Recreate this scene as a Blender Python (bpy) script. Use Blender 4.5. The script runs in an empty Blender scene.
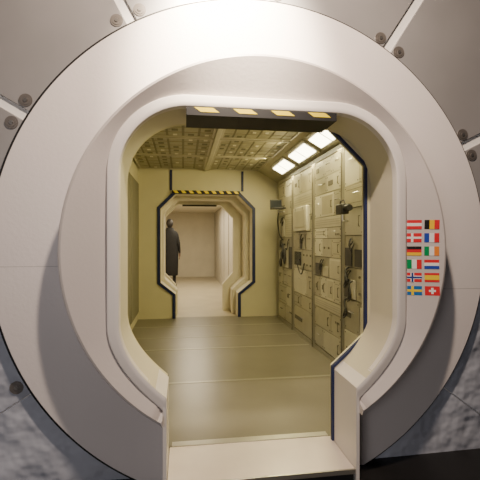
import bpy, bmesh, math, random
from mathutils import Vector, Matrix
random.seed(7)
C = bpy.context.scene
COL = C.collection
S = 0.77            # everything is laid out in working units, then scaled to metres at the end
R = math.radians
PI = math.pi

# ------------------------------------------------------------------ materials
def mat(name, col, rough=0.5, metal=0.0, var=0.0, vscale=4.0, bump=0.0, bscale=30.0, emit=None, estr=0.0, bdist=.02):
    m = bpy.data.materials.new(name); m.use_nodes = True
    nt = m.node_tree; b = nt.nodes['Principled BSDF']
    b.inputs['Base Color'].default_value = (*col, 1)
    b.inputs['Roughness'].default_value = rough
    b.inputs['Metallic'].default_value = metal
    tc = nt.nodes.new('ShaderNodeTexCoord')
    if var > 0:
        n = nt.nodes.new('ShaderNodeTexNoise'); n.inputs['Scale'].default_value = vscale; n.inputs['Detail'].default_value = 4
        nt.links.new(tc.outputs['Object'], n.inputs['Vector'])
        r = nt.nodes.new('ShaderNodeValToRGB')
        r.color_ramp.elements[0].position = 0.3; r.color_ramp.elements[1].position = 0.7
        r.color_ramp.elements[0].color = (*[max(0, c*(1-var)) for c in col], 1)
        r.color_ramp.elements[1].color = (*[min(1, c*(1+var)) for c in col], 1)
        nt.links.new(n.outputs['Fac'], r.inputs['Fac']); nt.links.new(r.outputs['Color'], b.inputs['Base Color'])
    if bump > 0:
        n2 = nt.nodes.new('ShaderNodeTexNoise'); n2.inputs['Scale'].default_value = bscale; n2.inputs['Detail'].default_value = 3
        nt.links.new(tc.outputs['Object'], n2.inputs['Vector'])
        bp = nt.nodes.new('ShaderNodeBump'); bp.inputs['Strength'].default_value = bump; bp.inputs['Distance'].default_value = bdist
        nt.links.new(n2.outputs['Fac'], bp.inputs['Height']); nt.links.new(bp.outputs['Normal'], b.inputs['Normal'])
    if emit:
        b.inputs['Emission Color'].default_value = (*emit, 1); b.inputs['Emission Strength'].default_value = estr
    return m
M = {
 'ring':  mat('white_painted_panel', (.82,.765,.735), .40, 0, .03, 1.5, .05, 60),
 'disc':  mat('white_collar_shaded', (.60,.555,.53), .42, 0, .03, 1.5, .04, 60),  # white like the ring; its dimmer lighting is put into the darker colour
 'rim':   mat('white_lip_paint', (.78,.74,.70), .4, 0, .02, 2),
 'pass':  mat('passage_lamp_tint', (.64,.60,.46), .55, 0, .04, 3),  # yellow light from inside the module is mixed into this colour
 'seam':  mat('seam_grey', (.48,.45,.43), .6),
 'hull':  mat('brushed_hull_metal', (.41,.40,.395), .36, .35, .12, 1.5, .03, 9),
 'strip': mat('pale_seam_strip', (.98,.95,.90), .5, 0, .03, 3),
 'cloth': mat('blue_grey_blanket', (.50,.53,.60), .55, 0, .10, 2, 1.0, 3.5, bdist=.09),
 'bolt':  mat('bolt_metal', (.24,.22,.20), .4, .6, .1, 20),
 'boltc': mat('bolt_centre', (.45,.43,.40), .3, .9),
 'black': mat('black_rubber', (.010,.010,.011), .6, 0, .1, 10),
 'dark':  mat('dark_plastic', (.030,.030,.030), .45, 0, .1, 10),
 'yellow':mat('hazard_yellow', (.90,.70,.02), .5),
 'navy':  mat('navy_edge_trim', (.008,.018,.085), .5, 0, .1, 8),
 'hallfloor': mat('black_hall_floor', (.010,.009,.008), .5, 0, .2, 4),
 'thresh':mat('threshold_plate', (.74,.67,.60), .32, .1, .06, 5, .03, 80),
 'metal': mat('satin_metal', (.55,.54,.48), .3, .8, .05, 10),
 'fstrip':mat('floor_joint_glint', (.28,.265,.205), .3, .05, .05, 10),  # floor joints, paler because bright floor reflections are painted in
 'floor': mat('olive_floor', (.168,.156,.115), .32, 0, .10, 2.5, .02, 90),
 'wall':  mat('cream_wall', (.62,.58,.37), .55, 0, .04, 3),
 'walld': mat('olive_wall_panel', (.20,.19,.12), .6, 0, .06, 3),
 'ceil':  mat('ceiling_olive', (.21,.195,.125), .55, 0, .08, 4),
 'ceilb': mat('ceiling_pale', (.36,.335,.21), .45, 0, .08, 6),
 'ceild': mat('ceiling_dark', (.17,.16,.10), .6),
 'rackw': mat('rack_cream', (.56,.535,.405), .30, .12, .06, 6),
 'rackg': mat('rack_grey', (.44,.42,.315), .30, .2, .08, 6),
 'racko': mat('rack_olive', (.49,.46,.33), .32, .12, .08, 6),
 'rackl': mat('rack_light', (.70,.67,.53), .32, .03, .05, 6),
 'rackd': mat('rack_dark', (.15,.14,.105), .45, .2, .1, 8),
 'frame': mat('rack_frame', (.36,.34,.25), .4, .15, .08, 6),
 'screen':mat('dark_screen', (.02,.025,.03), .15),
 'lamp':  mat('lamp_diffuser', (.9,.9,.8), .5, emit=(1,.90,.60), estr=13),
 'corr':  mat('corridor_beige', (.74,.69,.56), .6, 0, .05, 3),
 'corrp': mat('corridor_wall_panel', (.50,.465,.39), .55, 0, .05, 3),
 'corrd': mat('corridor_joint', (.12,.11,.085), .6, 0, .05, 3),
 'corrf': mat('corridor_floor', (.46,.41,.30), .4, 0, .08, 3),
 'skin':  mat('skin', (.20,.13,.10), .55), 'coat': mat('black_coat', (.008,.008,.009), .85, 0, .2, 8),
 'hair':  mat('dark_hair', (.012,.009,.007), .6), 'eye': mat('eye_white', (.7,.7,.68), .3),
}
FC = dict(red=(.70,.02,.03), white=(.85,.83,.80), black=(.01,.01,.01), gold=(.90,.55,.02), blue=(.02,.06,.40),
          sblue=(.01,.15,.45), green=(.0,.28,.08), orange=(.85,.25,.03), yellow=(.9,.65,.02), nblue=(.02,.05,.25))
for k, v in FC.items(): M['flag_'+k] = mat('flag_'+k, v, .5)

# ------------------------------------------------------------------ mesh helpers
def box(bm, x0,x1,y0,y1,z0,z1, mi=0):
    v = [bm.verts.new(p) for p in [(x0,y0,z0),(x1,y0,z0),(x1,y1,z0),(x0,y1,z0),(x0,y0,z1),(x1,y0,z1),(x1,y1,z1),(x0,y1,z1)]]
    for f in [(0,3,2,1),(4,5,6,7),(0,1,5,4),(1,2,6,5),(2,3,7,6),(3,0,4,7)]:
        bm.faces.new([v[i] for i in f]).material_index = mi
def prism(bm, poly, y0, y1, mi=0):
    a = [bm.verts.new((p[0], y0, p[1])) for p in poly]; b = [bm.verts.new((p[0], y1, p[1])) for p in poly]
    n = len(poly)
    bm.faces.new(a).material_index = mi; bm.faces.new(list(reversed(b))).material_index = mi
    for i in range(n):
        j = (i+1) % n
        bm.faces.new([a[j], a[i], b[i], b[j]]).material_index = mi
def tube(bm, pts, r, n=8, mi=0):
    pts = [Vector(p) for p in pts]; rings = []
    for i, p in enumerate(pts):
        t = (pts[min(i+1,len(pts)-1)] - pts[max(i-1,0)]).normalized()
        u = t.cross(Vector((0,0,1)))
        if u.length < .05: u = t.cross(Vector((1,0,0)))
        u.normalize(); w = t.cross(u)
        rings.append([bm.verts.new(p + r*(math.cos(2*PI*k/n)*u + math.sin(2*PI*k/n)*w)) for k in range(n)])
    for a, b in zip(rings, rings[1:]):
        for k in range(n): bm.faces.new([a[k], a[(k+1)%n], b[(k+1)%n], b[k]]).material_index = mi
    bm.faces.new(list(reversed(rings[0]))).material_index = mi; bm.faces.new(rings[-1]).material_index = mi
def smooth_pts(pts, n=8):
    P = [Vector(p) for p in pts]; P = [P[0]] + P + [P[-1]]; out = []
    for i in range(1, len(P)-2):
        for k in range(n):
            t = k/n; p0,p1,p2,p3 = P[i-1:i+3]
            out.append(.5*((2*p1)+(p2-p0)*t+(2*p0-5*p1+4*p2-p3)*t*t+(3*p1-p0-3*p2+p3)*t**3))
    out.append(P[-2]); return out
def ellipsoid(bm, c, rx, ry, rz, seg=20, rings=12):
    r = bmesh.ops.create_uvsphere(bm, u_segments=seg, v_segments=rings, radius=1)
    for v in r['verts']: v.co = Vector((c[0]+v.co.x*rx, c[1]+v.co.y*ry, c[2]+v.co.z*rz))
def root_of(o):
    while o.parent: o = o.parent
    return o
def obj(name, bm, m, parent=None, bevel=0.0, smooth=True, seg=2, recalc=True):
    if recalc: bmesh.ops.recalc_face_normals(bm, faces=bm.faces)
    me = bpy.data.meshes.new(name)
    mats = m if isinstance(m, (list, tuple)) else [m]
    base = root_of(parent).location.copy() if parent else None
    if base is None:
        xs = [v.co.x for v in bm.verts]; ys = [v.co.y for v in bm.verts]; zs = [v.co.z for v in bm.verts]
        base = Vector(((min(xs)+max(xs))/2, (min(ys)+max(ys))/2, min(zs)))
    for v in bm.verts: v.co -= base
    bm.to_mesh(me); bm.free()
    for k in mats: me.materials.append(M[k] if isinstance(k, str) else k)
    if smooth:
        me.shade_smooth(); me.set_sharp_from_angle(angle=R(32))
    o = bpy.data.objects.new(name, me); COL.objects.link(o)
    if parent: o.parent = parent
    else: o.location = base
    if bevel:
        b = o.modifiers.new('bevel', 'BEVEL'); b.width = bevel; b.segments = seg; b.limit_method = 'ANGLE'; b.angle_limit = R(40)
    return o
def thing(name, label, cat, loc, group=None):
    o = bpy.data.objects.new(name, None); o.empty_display_size = .1; COL.objects.link(o); o.location = loc
    return tag(o, label, cat, group)
def tag(o, label, cat, group=None):
    o['label'] = label; o['category'] = cat
    if group: o['group'] = group
    return o
def struct(o, label=None, cat=None):
    o['kind'] = 'structure'
    if label: o['label'] = label
    if cat: o['category'] = cat
    return o
def B(): return bmesh.new()
def bbox(*a, mi=0):
    bm = B(); box(bm, *a, mi=mi); return bm

# ------------------------------------------------------------------ keyhole outlines (x,z), from lower left foot over the top to lower right foot
CX, CZ = .51, 1.43
YF, YR = 2.50, 2.69       # front of the collar, front of the ring
YW = 2.865                # front of the inner bulkhead
HW, SLOT = .892, .61
ZT, RR = 2.325, .42
def key_path(z0=None, d=0.0, n=20, flush=False):
    """rounded top, diagonal lower corners, narrow walk-through slot"""
    hw, zt, r = HW+d, ZT+d, RR+d
    sl = SLOT+.004 if flush else SLOT+d
    p2z = .535 - (1.28*d if flush else .42*d)
    L = []
    if z0 is not None: L.append((-sl, z0))
    P2, P1, P0 = (-sl, p2z), (-hw, .775-.40*d), (-hw, 1.0-.2*d)
    for i in range(n):
        t = i/n; L.append(tuple((1-t)**2*P2[k]+2*t*(1-t)*P1[k]+t*t*P0[k] for k in (0,1)))
    tz = zt - r; ax = -hw + r
    for i in range(n+1):
        a = PI - (PI/2)*i/n
        L.append((ax + r*math.cos(a), tz + r*math.sin(a)))
    Rr = [(-x, z) for x, z in reversed(L)]
    return [(CX+x, z) for x, z in L + Rr]
def oct_key(cx, hw, slot, z0, z1, z2, z3, z4, ch, d=0.0):
    L = [(-slot-d, z0), (-slot-d, z1-.3*d), (-hw-d, z2-.4*d), (-hw-d, z3+.4*d), (-hw+ch-.4*d, z4+d)]
    return [(cx+x, z) for x, z in L + [(-x, z) for x, z in reversed(L)]]
def arc(cx, cz, rad, a0, a1, n):
    return [(cx+rad*math.cos(a0+(a1-a0)*i/n), cz+rad*math.sin(a0+(a1-a0)*i/n)) for i in range(n+1)]
def loft(bm, loops):
    V = [[bm.verts.new(p) for p in L] for L in loops]; n = len(V[0]); m = len(V)
    for a in range(m):
        b = (a+1) % m
        for i in range(n-1): bm.faces.new([V[a][i], V[a][i+1], V[b][i+1], V[b][i]])
    bm.faces.new([V[a][0] for a in range(m)]); bm.faces.new([V[a][-1] for a in reversed(range(m))])

# ------------------------------------------------------------------ entrance collar: a shallow dish around the keyhole
collar = thing('entrance_collar', 'round white raised collar around the rounded walk-through hatch opening', 'hatch collar', (CX, 2.6, -.1))
RD = 1.235; LT = .022; YO, YI = 2.440, 2.530      # front of the dish at its outer edge and at the opening
sx = SLOT+LT+.001; ae = math.asin(sx/RD)
zo = CZ - RD*math.cos(ae)
ipath = [(CX-sx, zo)] + key_path(None, LT+.001, 24) + [(CX+sx, zo)]
def ray_dist(t):
    cx_, sz_ = math.cos(t), math.sin(t); best = None
    for (x1, z1), (x2, z2) in zip(ipath, ipath[1:]):
        ax_, az_, bx_, bz_ = x1-CX, z1-CZ, x2-CX, z2-CZ
        den = cx_*(bz_-az_) - sz_*(bx_-ax_)
        if abs(den) < 1e-12: continue
        u = (sz_*ax_ - cx_*az_)/den
        if -1e-6 <= u <= 1+1e-6:
            q = (ax_+(bx_-ax_)*u)*cx_ + (az_+(bz_-az_)*u)*sz_
            if q > 0 and (best is None or q < best): best = q
    return best if best is not None else RD
def dish_y(x, z):
    t = math.atan2(z-CZ, x-CX); ri = min(ray_dist(t), RD-.03); rr = math.hypot(x-CX, z-CZ)
    return YI + (YO-YI)*max(0, min(1, (rr-ri)/(RD-.022-ri)))
N = 260; ths = [(-PI/2-ae) + (2*ae-2*PI)*i/N for i in range(N+1)]
pr = [[], [], [], [], [], [], []]
for t in ths:
    ri = min(ray_dist(t), RD)
    for k, (rr, y) in enumerate(((ri,YI),(max(ri,RD-.022),YO),(max(ri,RD-.008),YO+.005),(max(ri,RD-.001),YO+.018),(RD,YO+.03),(RD,YR),(ri,YR))):
        yy = y
        if k == 0: yy = YI if ri < RD-.05 else YO
        pr[k].append((CX+rr*math.cos(t), yy, CZ+rr*math.sin(t)))
bm = B(); loft(bm, pr)
bmesh.ops.remove_doubles(bm, verts=bm.verts, dist=1e-5)
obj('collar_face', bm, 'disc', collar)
bm = B(); prism(bm, key_path(-.1, LT, 24) + list(reversed(key_path(-.1, 0, 24))), 2.478, YW-.002)
for f in bm.faces:
    c = f.calc_center_median()
    if len(f.verts) == 4 and c.z > .60: f.material_index = 1  # upper lining gets the lamp-tinted colour
obj('passage_lining', bm, ['rim','pass'], collar)
bm = B(); loft(bm, [[(x, y, z) for x, z in key_path(None, d, 28, True)] for d, y in
   ((.072,2.56),(.072,2.488),(.066,2.481),(.028,2.474),(.010,2.473),(.001,2.477),(-.002,2.486),(-.002,2.53),(.0235,2.56))])
obj('opening_rim', bm, 'rim', collar)
# ------------------------------------------------------------------ outer ring
ring = thing('entrance_ring', 'wide flat white outer ring standing behind the raised hatch collar', 'ring', (CX, 2.7, -.1))
RO, RI = 1.71, 1.15
dz = CZ+.1; ao = math.acos(dz/RO); sw = SLOT+LT+.002
outer = [(CX-sw, -.1)] + arc(CX, CZ, RO, -PI/2-ao, -PI/2+ao-2*PI, 180) + [(CX+sw, -.1)]
si = math.asin(sw/RI)
inn = arc(CX, CZ, RI, -PI/2-si, -PI/2+si-2*PI, 120)
bm = B(); prism(bm, outer + list(reversed(inn)), YR+.002, YR+.05)
obj('ring_face', bm, 'ring', ring, .004)
bm = B(); prism(bm, arc(CX,CZ,RO+.024,-PI/2-ao*.98,-PI/2+ao*.98-2*PI,180)+list(reversed(arc(CX,CZ,RO+.003,-PI/2-ao*.98,-PI/2+ao*.98-2*PI,180))), YR+.03, YR+.07)
obj('edge_gap_shade', bm, 'black', ring)  # black band drawn for the shaded gap between ring and hull
obj('seam', bbox(CX-RO+.02, CX-RD-.01, YR+.0012, YR+.003, 1.33, 1.333), 'seam', ring)
obj('seam', bbox(CX+RD+.01, CX+RO-.03, YR+.0012, YR+.003, 1.14, 1.143), 'seam', ring)

# ------------------------------------------------------------------ hull end cone, panels and bolts
def cy(rad): return YR + .07 + (rad-1.76)*.04
def cone_sector(bm, r0, r1, t0, t1, thick, nr=6, na=16, off=0.0, pad=0.0, fz=-.1):
    grid = []
    for layer in (0, 1):
        g = []
        for i in range(nr+1):
            rad = r0+(r1-r0)*i/nr; row = []
            for k in range(na+1):
                dl = pad/rad
                t = (t0+dl)+((t1-dl)-(t0+dl))*k/na
                row.append(bm.verts.new((CX+rad*math.cos(t), cy(rad)+off+layer*thick, CZ+rad*math.sin(t))))
            g.append(row)
        grid.append(g)
    A, Bk = grid
    for i in range(nr):
        for k in range(na):
            bm.faces.new([A[i][k],A[i][k+1],A[i+1][k+1],A[i+1][k]]); bm.faces.new([Bk[i][k],Bk[i+1][k],Bk[i+1][k+1],Bk[i][k+1]])
    for i in range(nr):
        for k in (0, na): bm.faces.new([A[i][k],A[i+1][k],Bk[i+1][k],Bk[i][k]])
    for k in range(na):
        for i in (0, nr): bm.faces.new([A[i][k],A[i][k+1],Bk[i][k+1],Bk[i][k]])
    bmesh.ops.bisect_plane(bm, geom=bm.verts[:]+bm.edges[:]+bm.faces[:], plane_co=(0,0,fz), plane_no=(0,0,1), clear_inner=True)
    ed = [e for e in bm.edges if e.is_boundary]
    if ed: bmesh.ops.holes_fill(bm, edges=ed)
hull = thing('module_hull', 'grey metal and blue-grey blanket module hull outside the white ring', 'hull', (CX, 2.85, -.1))
bm = B(); cone_sector(bm, 1.735, 3.1, R(-65), R(245), .012, 4, 120, off=.019)
obj('hull_shell', bm, 'strip', hull)
seams = [-64, -36, -5, 26, 56.5, 88, 119, 150, 181, 212, 244]
names = {-64:('blue-grey blanket panel low on the right','cloth'), -36:('blue-grey blanket panel','cloth'), -5:('dark grey metal panel','hull'), 26:('grey metal panel','hull'),
 56.5:('grey metal panel','hull'), 88:('grey metal panel','hull'), 119:('grey metal panel','hull'), 150:('grey metal panel','hull'),
 181:('blue-grey blanket panel','cloth'), 212:('blue-grey blanket panel at lower left','cloth')}
def bolt(parent, rad, t):
    x, z, y = CX+rad*math.cos(t), CZ+rad*math.sin(t), cy(rad)
    bm = B(); prism(bm, arc(x, z, .042, 0, 2*PI*27/28, 27), y-.006, y+.002)
    prism(bm, arc(x, z, .030, 0, 2*PI*23/24, 23), y-.009, y-.005, 0)
    prism(bm, arc(x, z, .014, 0, 2*PI*5/6, 5), y-.014, y-.008, 1)
    obj('bolt', bm, ['bolt','boltc'], parent)
for i, s in enumerate(seams[:-1]):
    e = seams[i+1]; lab, mk = names[s]
    bm = B(); cone_sector(bm, 1.740, 3.1, R(s), R(e), .018, 6, 16, pad=.034 if mk == 'hull' else .005)
    p = obj('hull_panel', bm, mk, hull, .004 if mk == 'hull' else 0)
    p['label'] = lab
    for sg, a in ((1, s), (-1, e)):
        if (s, sg) not in ((26,-1),(56.5,1),(56.5,-1),(88,1),(88,-1),(119,1),(119,-1),(150,1),(-5,-1),(26,1),(181,-1)): continue
        bolt(p, 1.805, R(a)+sg*.085/1.80)

# ------------------------------------------------------------------ hall floor, threshold
struct(obj('floor_hall', bbox(-6, 8, -3, 3.9, -.16, -.1), 'hallfloor'))
th = thing('door_threshold', 'pale metal threshold plate in the foot of the hatch', 'threshold', (CX, 2.7, -.1))
obj('riser', bbox(CX-SLOT+.012, CX+SLOT-.012, 2.50, 2.93, -.1, -.012), 'dark', th)
obj('top_plate', bbox(CX-SLOT+.003, CX+SLOT-.003, 2.495, 2.938, -.012, 0), 'thresh', th, .003)
obj('nosing', bbox(CX-SLOT+.003, CX+SLOT-.003, 2.480, 2.495, -.03, .002), 'metal', th, .003)

# ------------------------------------------------------------------ hazard head bars
def hazard(name, cx, hw, y0, y1, z0, z1, n, lo, label):
    bm = bbox(cx-hw, cx+hw, y0, y1, z0, z1); p = 2*hw/n; h = z1-z0
    for k in range(n):
        a = cx-hw+p*(k+.28); w = p*.48
        zl = z0+h*lo; zh = z1-.002
        v = [bm.verts.new(q) for q in [(a+.02*1, y0-.0015, zl), (a+w+.02, y0-.0015, zl), (a+w-.02, y0-.0015, zh), (a-.02, y0-.0015, zh)]]
        bm.faces.new(v).material_index = 1
    tag(obj(name, bm, ['black','yellow'], recalc=False, smooth=False), label, 'head bar')
hazard('hazard_bar', CX-.015, .475, 2.44, 2.72, 2.258, 2.308, 4, .42, 'black head bumper with yellow stripes across the near hatch opening')
hazard('hazard_bar', .44, .65, 7.68, 7.726, 2.385, 2.445, 9, .1, 'small black bumper with yellow stripes above the far hatch')

# ------------------------------------------------------------------ flags on the collar
def flag(name, col, row, pieces, country):
    x0 = 1.492 + col*.106; z1 = 1.634 - row*.0885; w, h = .089, .061
    bm = B(); idx = []
    for k, (a, b, c, d, colr) in enumerate(pieces):
        key = 'flag_'+colr
        if key not in idx: idx.append(key)
        mi = idx.index(key)
        box(bm, x0+a*w, x0+b*w, -.0012-.0006*k, -.0003, z1-h+c*h, z1-h+d*h, mi)
    for v in bm.verts: v.co.y += dish_y(v.co.x, v.co.z) - .0004
    o = obj('flag_sticker', bm, idx, None, smooth=False)
    tag(o, country, 'flag', 'flag stickers on the white collar')
H3 = lambda a,b,c: [(0,1,2/3,1,a),(0,1,1/3,2/3,b),(0,1,0,1/3,c)]
V3 = lambda a,b,c: [(0,1/3,0,1,a),(1/3,2/3,0,1,b),(2/3,1,0,1,c)]
def cross(bg, c1, w1, c2=None, w2=0):
    p = [(0,1,0,1,bg),(.36-w1/2,.36+w1/2,0,1,c1),(0,1,.5-w1*.72,.5+w1*.72,c1)]
    if c2: p += [(.36-w2/2,.36+w2/2,0,1,c2),(0,1,.5-w2*.72,.5+w2*.72,c2)]
    return p
flags = [
 (0,0,H3('red','white','red'),'red and white horizontally striped flag sticker, top left of block'),
 (1,0,V3('black','gold','red'),'black, yellow and red vertical tricolour flag sticker'),
 (0,1,cross('red','white',.16),'red flag sticker with plain white cross'),
 (1,1,V3('blue','white','red'),'blue, white and red vertical tricolour flag sticker'),
 (0,2,H3('black','red','gold'),'black, red and gold horizontal tricolour flag sticker'),
 (1,2,V3('green','white','orange'),'green, white and orange vertical tricolour flag sticker'),
 (0,3,V3('green','white','red'),'green, white and red vertical tricolour flag sticker'),
 (1,3,H3('red','white','blue'),'red, white and blue horizontal tricolour flag sticker'),
 (0,4,cross('red','white',.24,'nblue',.12),'red flag sticker with white-edged blue cross'),
 (1,4,[(0,1,0,1,'red'),(0,1,.25,.75,'yellow')],'red flag sticker with wide yellow middle band'),
 (0,5,cross('sblue','yellow',.17),'blue flag sticker with yellow cross, bottom left of block'),
 (1,5,[(0,1,0,1,'red'),(.42,.58,.16,.84,'white'),(.27,.73,.39,.61,'white')],'red flag sticker with short white plus, bottom right of block'),
]
for c, r, p, l in flags: flag('f', c, r, p, l)

# ------------------------------------------------------------------ module interior shell
XL, XR, XF = -.84, 2.12, 1.82
Y0, Y1, ZC = 2.945, 7.75, 2.88
struct(obj('floor', bbox(XL, XR, Y0, Y1+.1, -.06, 0), 'floor'))
struct(obj('ceiling', bbox(XL, XR, YW, Y1+.1, ZC+.03, ZC+.1), 'ceild'))
struct(obj('wall_left', bbox(XL-.06, XL, YW, Y1+.1, -.06, ZC+.1), 'wall'))
struct(obj('wall_right', bbox(XR, XR+.06, YW, Y1+.1, -.06, ZC+.1), 'walld'))
OK = dict(hw=.885, slot=.60, z0=0, z1=.46, z2=.69, z3=2.10, z4=2.38, ch=.28)
ON = dict(hw=.865, slot=.606, z0=0, z1=.548, z2=.775, z3=2.07, z4=2.34, ch=.28)
rk = key_path(0, .01, 20); half_l = rk[:len(rk)//2]
half_r = oct_key(CX, **ON)[5:]
bm = B(); prism(bm, [(XL,0),(XL,ZC+.03),(XR,ZC+.03),(XR,0)] + list(reversed(half_l+half_r)), YW, YW+.075)
struct(obj('wall_front', bm, 'wall'))
bm = B(); prism(bm, oct_key(CX, d=.006, **ON)[5:] + list(reversed(oct_key(CX, d=-.014, **ON)[5:])), YW-.004, YW+.025)
struct(obj('trim_1', bm, 'navy'))
HX = .46
bm = B(); prism(bm, [(XL,0),(XL,ZC+.03),(XR,ZC+.03),(XR,0)] + list(reversed(oct_key(HX, **OK))), Y1, Y1+.1)
struct(obj('wall_back', bm, 'wall'))
bm = B(); prism(bm, oct_key(HX, d=.06, **OK) + list(reversed(oct_key(HX, d=0, **OK))), Y1-.025, Y1+.002)
struct(obj('trim_2', bm, 'navy', bevel=.004))
for k, x in enumerate((HX-.71, HX+.665)):
    struct(obj('trim_%d' % (9+k), bbox(x, x+.045, Y1-.02, Y1-.0, 2.45, ZC-.04), 'navy'))
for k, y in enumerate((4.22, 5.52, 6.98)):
    struct(obj('trim_%d' % (k+3), bbox(XL+.01, XF-.03, y, y+.05, 0, .002), 'fstrip'))  # joint strips laid along the floor's bright reflection bands
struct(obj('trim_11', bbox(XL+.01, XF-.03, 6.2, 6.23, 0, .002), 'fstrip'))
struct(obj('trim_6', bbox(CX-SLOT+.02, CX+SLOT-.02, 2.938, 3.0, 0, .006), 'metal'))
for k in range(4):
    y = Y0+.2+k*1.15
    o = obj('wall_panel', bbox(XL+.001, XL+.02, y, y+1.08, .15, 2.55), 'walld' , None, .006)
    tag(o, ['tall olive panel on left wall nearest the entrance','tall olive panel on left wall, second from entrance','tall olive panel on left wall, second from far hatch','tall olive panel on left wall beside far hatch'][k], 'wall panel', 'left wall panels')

# ceiling panels
rows = [(3.05,4.15),(4.2,5.3),(5.35,6.45),(6.5,7.68)]
cols = [(XL+.03,.405),(.485,1.46)]
lab_r = ['nearest the entrance','second from the entrance','second from the far hatch','next to the far hatch']
for j, (y0, y1) in enumerate(rows):
    for i, (x0, x1) in enumerate(cols):
        t = thing('ceiling_panel', 'perforated ceiling panel %s, %s' % (('left of the beam','right of the beam')[i], lab_r[j]), 'ceiling panel', ((x0+x1)/2,(y0+y1)/2,ZC-.03), 'perforated ceiling panels')
        nx, ny = 6, 5; bm = bbox(x0, x1, y0, y1, ZC-.02, ZC+.02)
        for a in range(nx):
            for b in range(ny):
                cx = x0+(x1-x0)*(a+.5)/nx; cyy = y0+(y1-y0)*(b+.5)/ny; w = (x1-x0)/nx*.42; h = (y1-y0)/ny*.42
                box(bm, cx-w, cx+w, cyy-h, cyy+h, ZC-.025, ZC-.02, 1)
                q = random.random()
                if q < .3: box(bm, cx-w*.45, cx+w*.45, cyy-h*.45, cyy+h*.45, ZC-.028, ZC-.025, 2)
                elif q < .55: box(bm, cx-w*.3, cx+w*.3, cyy-h*.3, cyy+h*.3, ZC-.031, ZC-.025, 3)
        obj('panel_board', bm, ['ceil','ceilb','ceild','rackl'], t)
        P0, P1 = [(x0,y0),(x1,y0),(x1,y1),(x0,y1)], [(x0+.03,y0+.03),(x1-.03,y0+.03),(x1-.03,y1-.03),(x0+.03,y1-.03)]
        bm = B(); V = [[bm.verts.new((p[0],p[1],z)) for p in PP] for PP in (P0,P1) for z in (ZC-.034, ZC-.02)]
        for a in range(4):
            b = (a+1)%4
            for (u,v_) in ((0,1),(1,3),(3,2),(2,0)): bm.faces.new([V[u][a],V[u][b],V[v_][b],V[v_][a]])
        obj('panel_frame', bm, 'racko', t)
struct(obj('trim_7', bbox(.41, .48, YW+.08, Y1, ZC-.05, ZC+.03), 'rackw', bevel=.006))
# sloped soffit with lamps
bm = B(); prism(bm, [(1.47,ZC+.03),(1.47,ZC-.03),(1.86,2.63),(XR,2.63),(XR,ZC+.03)], YW+.08, Y1)
struct(obj('trim_8', bm, 'racko'))
sl = Vector((1.86-1.47, 0, 2.63-(ZC-.03))).normalized(); nn = Vector((sl.z, 0, -sl.x))
if nn.z > 0: nn = -nn
mid = Vector((1.665, 0, (ZC-.03+2.63)/2))
def quadbox(bm, yc, hl, hs, d0, d1):
    P = []
    for d in (d0, d1):
        for (a, y) in ((-hs,-hl),(hs,-hl),(hs,hl),(-hs,hl)):
            p = mid + sl*a + nn*d; P.append(bm.verts.new((p.x, yc+y, p.z)))
    for f in [(0,3,2,1),(4,5,6,7),(0,1,5,4),(1,2,6,5),(2,3,7,6),(3,0,4,7)]: bm.faces.new([P[i] for i in f])
for k, y in enumerate((3.50, 4.48, 5.46, 6.5)):
    t = thing('ceiling_lamp', ['bright ceiling lamp hidden nearest the entrance','largest bright ceiling lamp above the racks, beside the navy edge','middle bright ceiling lamp above the racks','small bright ceiling lamp nearest the far hatch'][k], 'lamp', (mid.x, y, mid.z-.1), 'lamps above the racks')
    bm = B(); quadbox(bm, y, .43, .15, .0, .025); obj('housing', bm, 'frame', t, .004)
    bm = B(); quadbox(bm, y, .38, .095, .025, .038); obj('diffuser', bm, 'lamp', t)
    bm = B(); quadbox(bm, y, .006, .10, .036, .043); obj('crossbar', bm, 'frame', t)

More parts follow.
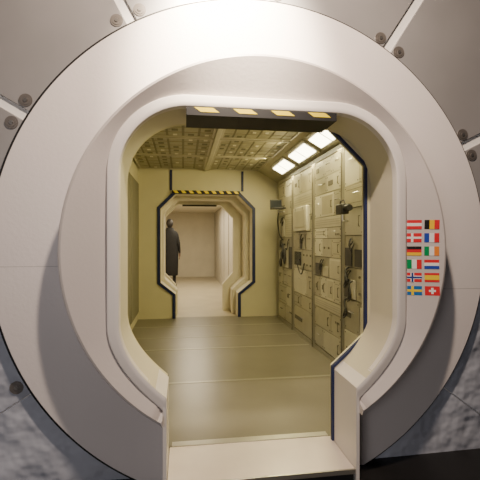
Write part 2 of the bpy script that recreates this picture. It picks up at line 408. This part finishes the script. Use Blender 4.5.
# ------------------------------------------------------------------ racks along the right wall
def fb(bm, y0, y1, z0, z1, out, back=0.0, mi=0): box(bm, XF-out, XF+back, y0, y1, z0, z1, mi)
def handle(parent, ya, yb, z, vertical=False, h=.12, m='rackd'):
    bm = B()
    if vertical: pts = [(XF-.008,ya,z-h/2),(XF-.022,ya,z-h/2),(XF-.022,ya,z+h/2),(XF-.008,ya,z+h/2)]
    else: pts = [(XF-.008,ya,z),(XF-.022,ya,z),(XF-.022,yb,z),(XF-.008,yb,z)]
    tube(bm, pts, .006, 6); obj('handle', bm, m, parent)
def cable(t, pts, r=.012, m='dark', name='cable'):
    bm = B(); tube(bm, smooth_pts(pts), r, 8); return obj(name, bm, m, t)
rnd = random.Random(33)
def make_rack(y0, y1, label, layout):
    t = thing('equipment_rack', label, 'rack', (XF+.1, (y0+y1)/2, 0), 'equipment racks along the right wall')
    bm = B(); box(bm, XF+.02, XR-.01, y0+.01, y1-.01, .0, 2.62)
    obj('rack_body', bm, 'rackd', t)
    P0, P1 = [(y0+.005,0),(y1-.005,0),(y1-.005,2.62),(y0+.005,2.62)], [(y0+.04,.06),(y1-.04,.06),(y1-.04,2.56),(y0+.04,2.56)]
    bm = B(); V = [[bm.verts.new((x,p[0],p[1])) for p in PP] for PP in (P0,P1) for x in (XF-.006, XF+.02)]
    for a in range(4):
        b = (a+1)%4
        for (u,v_) in ((0,1),(1,3),(3,2),(2,0)): bm.faces.new([V[u][a],V[u][b],V[v_][b],V[v_][a]])
    obj('rack_frame', bm, 'frame', t, smooth=False)
    ya, yb = y0+.042, y1-.042
    for (z0, z1, splits, kinds) in layout:
        es = [0]+splits+[1]
        for i in range(len(es)-1):
            a = ya+(yb-ya)*es[i]+.004; b = ya+(yb-ya)*es[i+1]-.004; k = kinds[i]
            za, zb = z0+.004, z1-.004; zm = (za+zb)/2; ym = (a+b)/2
            if k in ('w','g'):
                m0 = rnd.choice(['rackw','rackl','rackw','racko'] if k=='w' else ['rackg','rackg','racko'])
                o_ = rnd.choice((.003,.005,.008))
                bm = B(); fb(bm, a, b, za, zb, o_, .02)
                for yy in (a+.028, b-.028):
                    for zz in (za+.028, zb-.028): fb(bm, yy-.007, yy+.007, zz-.007, zz+.007, o_+.003, -o_+.001, 1)
                st = rnd.random()
                if st < .35:
                    fb(bm, a+.05, b-.05, za+.045, za+.050, o_+.001, -o_+.001, 1); fb(bm, a+.05, b-.05, zb-.050, zb-.045, o_+.001, -o_+.001, 1)
                elif st < .55:
                    fb(bm, ym+.02, b-.06, zm-.03, zm+.03, o_+.004, -o_+.001, 1)
                elif st < .75:
                    for q in range(3): fb(bm, a+.06+q*.05, a+.085+q*.05, zb-.10, zb-.075, o_+.004, -o_+.001, 1)
                d = obj('drawer', bm, [m0,'rackd'], t, smooth=False)
                if rnd.random() < .4: handle(d, a+.07, a+.07, zm, True, min(.11,(zb-za)*.4))
                else: handle(d, ym-.06, ym+.04, zm+(zb-za)*.12, m=rnd.choice(['rackd','metal']))
            elif k == 'l':
                bm = B(); fb(bm, a, b, za, zb, .006, .02); fb(bm, a+.03, b-.03, za+.03, zb-.03, .009, -.005, 1)
                d = obj('locker_door', bm, ['rackl',rnd.choice(['rackw','racko'])], t, smooth=False)
                handle(d, a+.055, a+.055, zm, True, .08)
            elif k == 'v':
                bm = B(); fb(bm, a, b, za, zb, .006, .02); nz = max(3, int((zb-za)/.04))
                for q in range(nz):
                    zz = za+.03+(zb-za-.05)*q/nz; fb(bm, a+.04, b-.04, zz, zz+.012, .008, -.005, 1)
                obj('vent_panel', bm, ['rackw','rackg'], t, smooth=False)
            elif k == 'o':
                bm = B(); fb(bm, a, b, za, zb, .0, .015); d = obj('open_bay', bm, 'frame', t, smooth=False)
                for q in range(2):
                    c0 = a+.03+(b-a)*.5*q; w_ = (b-a)*.36; hh = (zb-za)*rnd.uniform(.5,.85)
                    bm = B(); fb(bm, c0, c0+w_, za+.01, za+.01+hh, rnd.uniform(.010,.02), -.002)
                    obj('module', bm, rnd.choice(['rackg','rackw','dark','rackl']), d, .003, smooth=False)
                for q in range(2):
                    yy = a+(b-a)*rnd.uniform(.25,.75); zz = zb-.03; e_ = rnd.uniform(-.14,.14); dp = rnd.uniform(.08,.18)
                    e_ = max(a+.06, min(b-.06, yy+e_)) - yy
                    bm = B(); tube(bm, smooth_pts([(XF-.005,yy,zz),(XF-.025,yy+e_*.2,zz-.04),(XF-.035,yy+e_*.5,zz-dp),(XF-.025,yy+e_,zz-dp*.7),(XF-.010,yy+e_,zz-dp*.4)]), .007, 8)
                    obj('cable', bm, 'dark', d)
            elif k == 's':
                bm = B(); fb(bm, a, b, za, zb, .010, .02)
                for q in range(5): yy = a+.07+(b-a-.14)*q/4; fb(bm, yy-.01, yy+.01, za+.015, za+.033, .014, -.009, 1)
                d = obj('display_unit', bm, ['rackg','rackl'], t, smooth=False)
                bm = B(); fb(bm, a+.05, b-.05, za+.05, zb-.03, .014, -.009); obj('screen', bm, 'screen', d)
            elif k == 'p':
                bm = B(); fb(bm, a, b, za, zb, .006, .02); d = obj('patch_panel', bm, 'rackg', t, smooth=False)
                m1 = max(2,int((b-a)/.12)); m2 = max(1,int((zb-za)/.13))
                for q in range(m1):
                    for w in range(m2):
                        yy = a+(b-a)*(q+.5)/m1; zz = za+(zb-za)*(w+.5)/m2
                        bm = B(); tube(bm, [(XF-.005,yy,zz),(XF-.018,yy,zz)], .015, 10); obj('connector', bm, 'rackd', d)
            elif k == 'b':
                bm = B(); fb(bm, a+.02, b-.02, za+.01, zb-.01, .06, .02); d = obj('equipment_box', bm, 'rackl', t, .012)
                bm = B(); box(bm, XF-.064, XF-.059, a+.09, b-.09, za+.07, zb-.07); obj('box_lid', bm, 'rackw', d, .003)
                for yy in (a+.15, b-.19):
                    bm = B(); box(bm, XF-.068, XF-.059, yy, yy+.04, zb-.06, zb-.02); obj('latch', bm, 'metal', d)
    return t
rA = make_rack(6.47, 7.52, 'equipment rack beside far hatch with looped dark hoses', [
  (.07,.35,[.5],'gw'),(.35,.70,[.4],'wg'),(.70,1.0,[.33,.66],'wgw'),(1.0,1.55,[.5],'oo'),(1.55,1.95,[.5],'vo'),(1.95,2.25,[],'g'),(2.25,2.55,[.5],'wg')])
rB = make_rack(5.42, 6.46, 'equipment rack with protruding white box at eye level', [
  (.07,.45,[],'w'),(.45,.66,[.6],'wg'),(.66,1.05,[.3],'gw'),(1.05,1.35,[.5],'ps'),(1.35,1.62,[.33,.66],'wog'),(1.62,2.02,[.12,.88],'gbg'),(2.02,2.22,[],'v'),(2.22,2.55,[.6],'gw')])
rC = make_rack(4.38, 5.41, 'equipment rack of many small lockers and cream drawers', [
  (.07,.34,[.62],'wg'),(.34,.60,[.35],'gw'),(.60,.74,[],'v'),(.74,1.02,[.25,.5,.75],'wlwg'),(1.02,1.28,[.4],'lo'),(1.28,1.52,[.33,.66],'gpw'),(1.52,1.66,[.5],'gw'),(1.66,1.80,[],'v'),(1.80,2.10,[.25,.72],'glw'),(2.10,2.32,[.5],'wg'),(2.32,2.55,[.3,.6],'gwg')])
rD = make_rack(3.34, 4.37, 'equipment rack nearest entrance, with cable loops beside navy edge', [
  (.07,.50,[.4],'gw'),(.50,.85,[.6],'og'),(.85,1.20,[.33,.66],'gpo'),(1.20,1.55,[.5],'wo'),(1.55,1.85,[.5],'pg'),(1.85,2.10,[.35],'vw'),(2.10,2.55,[.6],'gw')])
for k, (yy, zz) in enumerate([(7.0,1.32),(7.12,1.18),(6.85,1.24)]):
    cable(rA, [(XF-.01,yy,zz+.10),(XF-.05,yy-.02,zz+.09),(XF-.07,yy-.10,zz-.03),(XF-.06,yy-.02,zz-.15),(XF-.05,yy+.08,zz-.07),(XF-.01,yy+.10,zz+.02)], .018, 'dark', 'hose')
cable(rA, [(XF-.02,7.4,2.05),(XF-.07,7.3,1.85),(XF-.06,7.2,1.6),(XF-.02,7.1,1.5)], .012)
cable(rB, [(XF-.02,6.1,1.2),(XF-.05,6.05,1.1),(XF-.04,5.9,.98),(XF-.02,5.8,1.15)], .008)
for q, (yy, zz, m) in enumerate([(4.2,1.12,'dark'),(4.1,.98,'dark'),(4.22,.78,'dark')]):
    cable(rD, [(XF-.01,yy,zz+.08),(XF-.05,yy,zz+.04),(XF-.06,yy-.07,zz-.08),(XF-.05,yy+.04,zz-.14),(XF-.01,yy+.06,zz-.04)], .011, m)
for k, y in enumerate((4.375, 5.415, 6.465)):
    bm = B(); tube(bm, [(XF-.025,y,.0),(XF-.025,y,2.5)], .007, 8)
    tag(obj('handrail', bm, 'rackd'), ['thin dark upright rail between the locker rack and the nearest rack','thin dark upright rail between white-box rack and locker rack','thin dark upright rail between hose rack and white-box rack'][k], 'rail', 'upright rails between racks')
# laptop on arm, far rack
t = thing('laptop', 'open dark laptop on a bracket high on the far rack', 'laptop', (XF-.2, 7.0, 2.05))
bm = B(); box(bm, XF-.26, XF-.04, 6.80, 7.10, 2.05, 2.07); kb = obj('keyboard_base', bm, 'dark', t, .004)
bm = B(); box(bm, XF-.26, XF-.04, 7.10, 7.115, 2.06, 2.23); lid = obj('lid', bm, 'dark', t, .004)
bm = B(); box(bm, XF-.245, XF-.055, 7.097, 7.101, 2.08, 2.215); obj('screen', bm, 'screen', lid)
bm = B(); tube(bm, [(XF-.035,6.95,2.0),(XF-.15,6.95,2.0),(XF-.15,6.95,2.05)], .014, 8); obj('bracket', bm, 'metal', t)
# camera on the near rack
t = thing('video_camera', 'black camera clamped high on the rack beside navy edge', 'camera', (XF-.10, 4.15, 1.78))
bm = B(); box(bm, XF-.145, XF-.06, 4.07, 4.25, 1.78, 1.89); obj('camera_body', bm, 'dark', t, .010)
bm = B(); tube(bm, [(XF-.10,4.07,1.84),(XF-.10,4.02,1.84),(XF-.10,3.97,1.84)], .036, 16); obj('lens', bm, 'black', t, .004)
bm = B(); tube(bm, [(XF-.10,4.16,1.78),(XF-.10,4.16,1.71),(XF-.036,4.16,1.71)], .012, 8); obj('clamp', bm, 'metal', t)
bm = B(); tube(bm, [(XF-.10,4.09,1.89),(XF-.10,4.11,1.93),(XF-.10,4.21,1.93),(XF-.10,4.23,1.89)], .008, 8); obj('top_handle', bm, 'dark', t)

# ------------------------------------------------------------------ far hatch tunnel and corridor
bm = B(); prism(bm, oct_key(HX, d=.05, **OK) + list(reversed(oct_key(HX, d=0, **OK))), Y1+.1, 8.15)
struct(obj('wall_tunnel', bm, 'corr'))
K2 = dict(hw=.81, slot=.55, z0=0, z1=.49, z2=.74, z3=2.03, z4=2.31, ch=.28)
K3 = dict(hw=.715, slot=.49, z0=0, z1=.56, z2=.81, z3=1.97, z4=2.245, ch=.27)
bm = B(); prism(bm, [(-.7,0),(-.7,2.6),(1.6,2.6),(1.6,0)] + list(reversed(oct_key(.44, **K2))), 8.10, 8.50)
struct(obj('wall_hatch', bm, 'corr', bevel=.02, seg=3))
bm = B(); prism(bm, [(-1.1,0),(-1.1,2.7),(1.6,2.7),(1.6,0)] + list(reversed(oct_key(.345, **K3))), 8.501, 8.62)
struct(obj('wall_corridor_front', bm, 'corr'))
tag(obj('bumper_strip', bbox(.345-.36,.345+.36, 8.46, 8.60, 2.214, 2.244), 'black', None, .004), 'thin black bumper strip atop the innermost far hatch', 'head bar')
YE = 16.5
struct(obj('floor_corridor', bbox(-1.1, 1.6, Y1+.1, YE, -.06, 0), 'corrf'))
struct(obj('ceiling_corridor', bbox(-1.1, 1.6, 8.62, YE, 2.6, 2.66), 'corr'))
struct(obj('wall_corridor_left', bbox(-1.06, -1.0, 8.62, YE, 0, 2.6), 'corr'))
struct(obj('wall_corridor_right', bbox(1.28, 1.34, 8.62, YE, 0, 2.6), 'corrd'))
struct(obj('wall_corridor_end', bbox(-1.0, 1.28, YE-.06, YE, 0, 2.6), 'corr'))
for k in range(6):
    y = 8.66+k*1.29
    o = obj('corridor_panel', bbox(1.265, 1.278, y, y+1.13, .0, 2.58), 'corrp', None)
    tag(o, 'plain beige wall panel on the far corridor right wall, %s' % ['nearest its hatch','second from its hatch','third from its hatch','fourth from its hatch','fifth from its hatch','at the corridor end'][k], 'wall panel', 'far corridor panels')

# ------------------------------------------------------------------ person in the corridor
pb = B(); sk = pb.verts.layers.skin.verify()
vs = {}
def J(n, p, r, par=None):
    v = pb.verts.new(p); v[sk].radius = (r, r) if not isinstance(r, tuple) else r; vs[n] = v
    if par: pb.edges.new((vs[par], v))
J('pel',(0,0,.95),(.15,.11)); J('wai',(0,0,1.10),(.135,.10),'pel'); J('che',(0,0,1.28),(.165,.115),'wai'); J('sho',(0,.01,1.42),(.12,.09),'che'); J('nek',(0,0,1.50),.055,'sho'); J('hd',(0,-.01,1.58),.06,'nek')
for s, L in ((-1,'l'),(1,'r')):
    J('s'+L,(s*.17,.01,1.40),.062,'sho'); J('e'+L,(s*.235,.03,1.12),.047,'s'+L); J('w'+L,(s*.25,-.04,.88),.032,'e'+L)
    J('pa'+L,(s*.25,-.05,.83),.034,'w'+L)
    for q, (dx, ln) in enumerate(((-.028,.075),(-.010,.085),(.010,.080),(.027,.062))):
        J('f%d'%q+L,(s*.25,-.055+dx,.78),.010,'pa'+L); J('g%d'%q+L,(s*.245,-.058+dx,.78-ln*.5),.009,'f%d'%q+L); J('h%d'%q+L,(s*.235,-.058+dx,.78-ln),.008,'g%d'%q+L)
    J('t0'+L,(s*.235,-.085,.815),.012,'pa'+L); J('t1'+L,(s*.225,-.10,.775),.010,'t0'+L)
    J('hp'+L,(s*.09,0,.88),.095,'pel'); J('kn'+L,(s*.11,-.015,.50),.060,'hp'+L); J('an'+L,(s*.12,.01,.10),.042,'kn'+L)
    J('ft'+L,(s*.125,-.06,.045),.042,'an'+L); J('to'+L,(s*.135,-.16,.035),.032,'ft'+L)
me = bpy.data.meshes.new('tmp'); pb.verts.index_update()
for v in pb.verts: v[sk].use_root = (v is vs['pel'])
pb.to_mesh(me); pb.free()
tmp = bpy.data.objects.new('tmp', me); COL.objects.link(tmp)
tmp.modifiers.new('s','SKIN'); ss = tmp.modifiers.new('u','SUBSURF'); ss.levels = 1; ss.render_levels = 1
dg = bpy.context.evaluated_depsgraph_get()
m2 = bpy.data.meshes.new_from_object(tmp.evaluated_get(dg))
bm = B(); bm.from_mesh(m2)
ellipsoid(bm, (0,-.01,1.64), .077, .095, .115); ellipsoid(bm, (0,-.04,1.585), .052, .062, .06)
ellipsoid(bm, (0,-.112,1.63), .013, .018, .024, 10, 8); ellipsoid(bm, (0,-.095,1.59), .024, .012, .009, 10, 6)
for s in (-1,1): ellipsoid(bm, (s*.08,.0,1.635), .012, .022, .033, 10, 8)
m3 = bpy.data.meshes.new('tmp2'); bm.to_mesh(m3); bm.free()
tmp.modifiers.clear(); tmp.data = m3
rm = tmp.modifiers.new('r','REMESH'); rm.mode = 'VOXEL'; rm.voxel_size = .009; rm.use_smooth_shade = True
bpy.context.view_layer.update()
dg = bpy.context.evaluated_depsgraph_get()
m4 = bpy.data.meshes.new_from_object(tmp.evaluated_get(dg))
bpy.data.objects.remove(tmp)
PS = 2.16/1.755
person = thing('person', 'standing person in a long black coat, arms at the sides', 'person', (-.42, 13.0, 0)); person.rotation_euler = (0,0,R(172))
m4.materials.clear(); m4.materials.append(M['coat']); m4.materials.append(M['skin'])
for p in m4.polygons:
    c = p.center; p.material_index = 1 if (c.z > 1.50 or (c.z < .875 and abs(c.x) > .2)) else 0
m4.transform(Matrix.Scale(PS, 4))
bo = bpy.data.objects.new('body', m4); COL.objects.link(bo); bo.parent = person
def pobj(name, bm, m):
    for v in bm.verts: v.co *= PS
    me = bpy.data.meshes.new(name); bmesh.ops.recalc_face_normals(bm, faces=bm.faces); bm.to_mesh(me); bm.free(); me.materials.append(M[m]); me.shade_smooth()
    o = bpy.data.objects.new(name, me); COL.objects.link(o); o.parent = person; return o
bm = B(); prev = None
for (z, a, b) in ((.30,.205,.16),(.31,.21,.165),(.55,.22,.17),(.8,.225,.17),(.95,.218,.16),(1.1,.21,.15),(1.28,.222,.155),(1.37,.225,.14),(1.43,.18,.115),(1.48,.115,.10),(1.54,.085,.09)):
    rg = [bm.verts.new((a*math.cos(2*PI*k/32), b*math.sin(2*PI*k/32), z)) for k in range(32)]
    if prev:
        for k in range(32): bm.faces.new([prev[k],prev[(k+1)%32],rg[(k+1)%32],rg[k]])
    prev = rg
pobj('coat', bm, 'coat')
bm = B(); ellipsoid(bm, (0,.010,1.650), .090, .106, .118, 24, 16)
for v in bm.verts:
    if v.co.y < -.03 and v.co.z < 1.70: v.co.y = -.03
pobj('hair', bm, 'hair')
for s in (-1,1):
    bm = B(); ellipsoid(bm, (s*.032,-.094,1.645), .012,.010,.008, 12, 8); pobj('eye', bm, 'eye')

# ------------------------------------------------------------------ lights
def area(name, loc, target, sx_, sy_, e, col):
    l = bpy.data.lights.new(name, 'AREA'); l.shape = 'RECTANGLE'; l.size = sx_; l.size_y = sy_; l.energy = e; l.color = col
    o = bpy.data.objects.new(name, l); COL.objects.link(o); o.location = loc
    o.rotation_euler = (Vector(target)-Vector(loc)).to_track_quat('-Z','Y').to_euler(); return o
area('hall_spot', (.38, 1.10, 4.0), (.48, 2.68, 1.5), .16, .12, 130, (1,.79,.63))
sp = bpy.data.lights.new('hall_accent', 'SPOT'); sp.energy = 2300; sp.color = (1,.83,.62); sp.spot_size = R(58); sp.spot_blend = 1.0; sp.shadow_soft_size = .12
so = bpy.data.objects.new('hall_accent', sp); COL.objects.link(so); so.location = (.28, 1.75, 3.9)
so.rotation_euler = (Vector((.30, 2.68, 3.0))-Vector(so.location)).to_track_quat('-Z','Y').to_euler()
area('hall_fill', (-1.6, -1.4, 1.7), (.1, 2.7, .3), 1.4, 1.4, 33, (1,.93,.94))
for k, y in enumerate((3.50, 4.48, 5.46, 6.5)):
    p = mid + nn*.07
    area('lamp_light', (p.x, y, p.z), (p.x+nn.x*1.0-.5, y, p.z-1.6), .16, .68, 22, (1,.82,.375))
area('corridor_light', (.3, 11.5, 2.55), (.3, 11.5, 0), .8, 4.5, 125, (1,.84,.60))
w = bpy.data.worlds.new('world'); C.world = w; w.use_nodes = True
w.node_tree.nodes['Background'].inputs[0].default_value = (.60,.57,.60,1); w.node_tree.nodes['Background'].inputs[1].default_value = .04

# ------------------------------------------------------------------ camera
cam = bpy.data.cameras.new('camera'); cam.lens = 30; cam.sensor_width = 36; cam.clip_start = .05
co = bpy.data.objects.new('camera', cam); COL.objects.link(co); co.location = (0,0,1.5); co.rotation_euler = (PI/2, 0, -R(8.1)); C.camera = co

# ------------------------------------------------------------------ scale working units to metres
done = set()
for o in bpy.data.objects:
    o.location = o.location * S
    if o.type == 'MESH':
        if o.data.name not in done: o.data.transform(Matrix.Scale(S, 4)); done.add(o.data.name)
        for m_ in o.modifiers:
            if m_.type == 'BEVEL': m_.width *= S
    elif o.type == 'LIGHT':
        o.data.energy *= S*S
        if o.data.type == 'AREA': o.data.size *= S; o.data.size_y *= S
        else: o.data.shadow_soft_size *= S
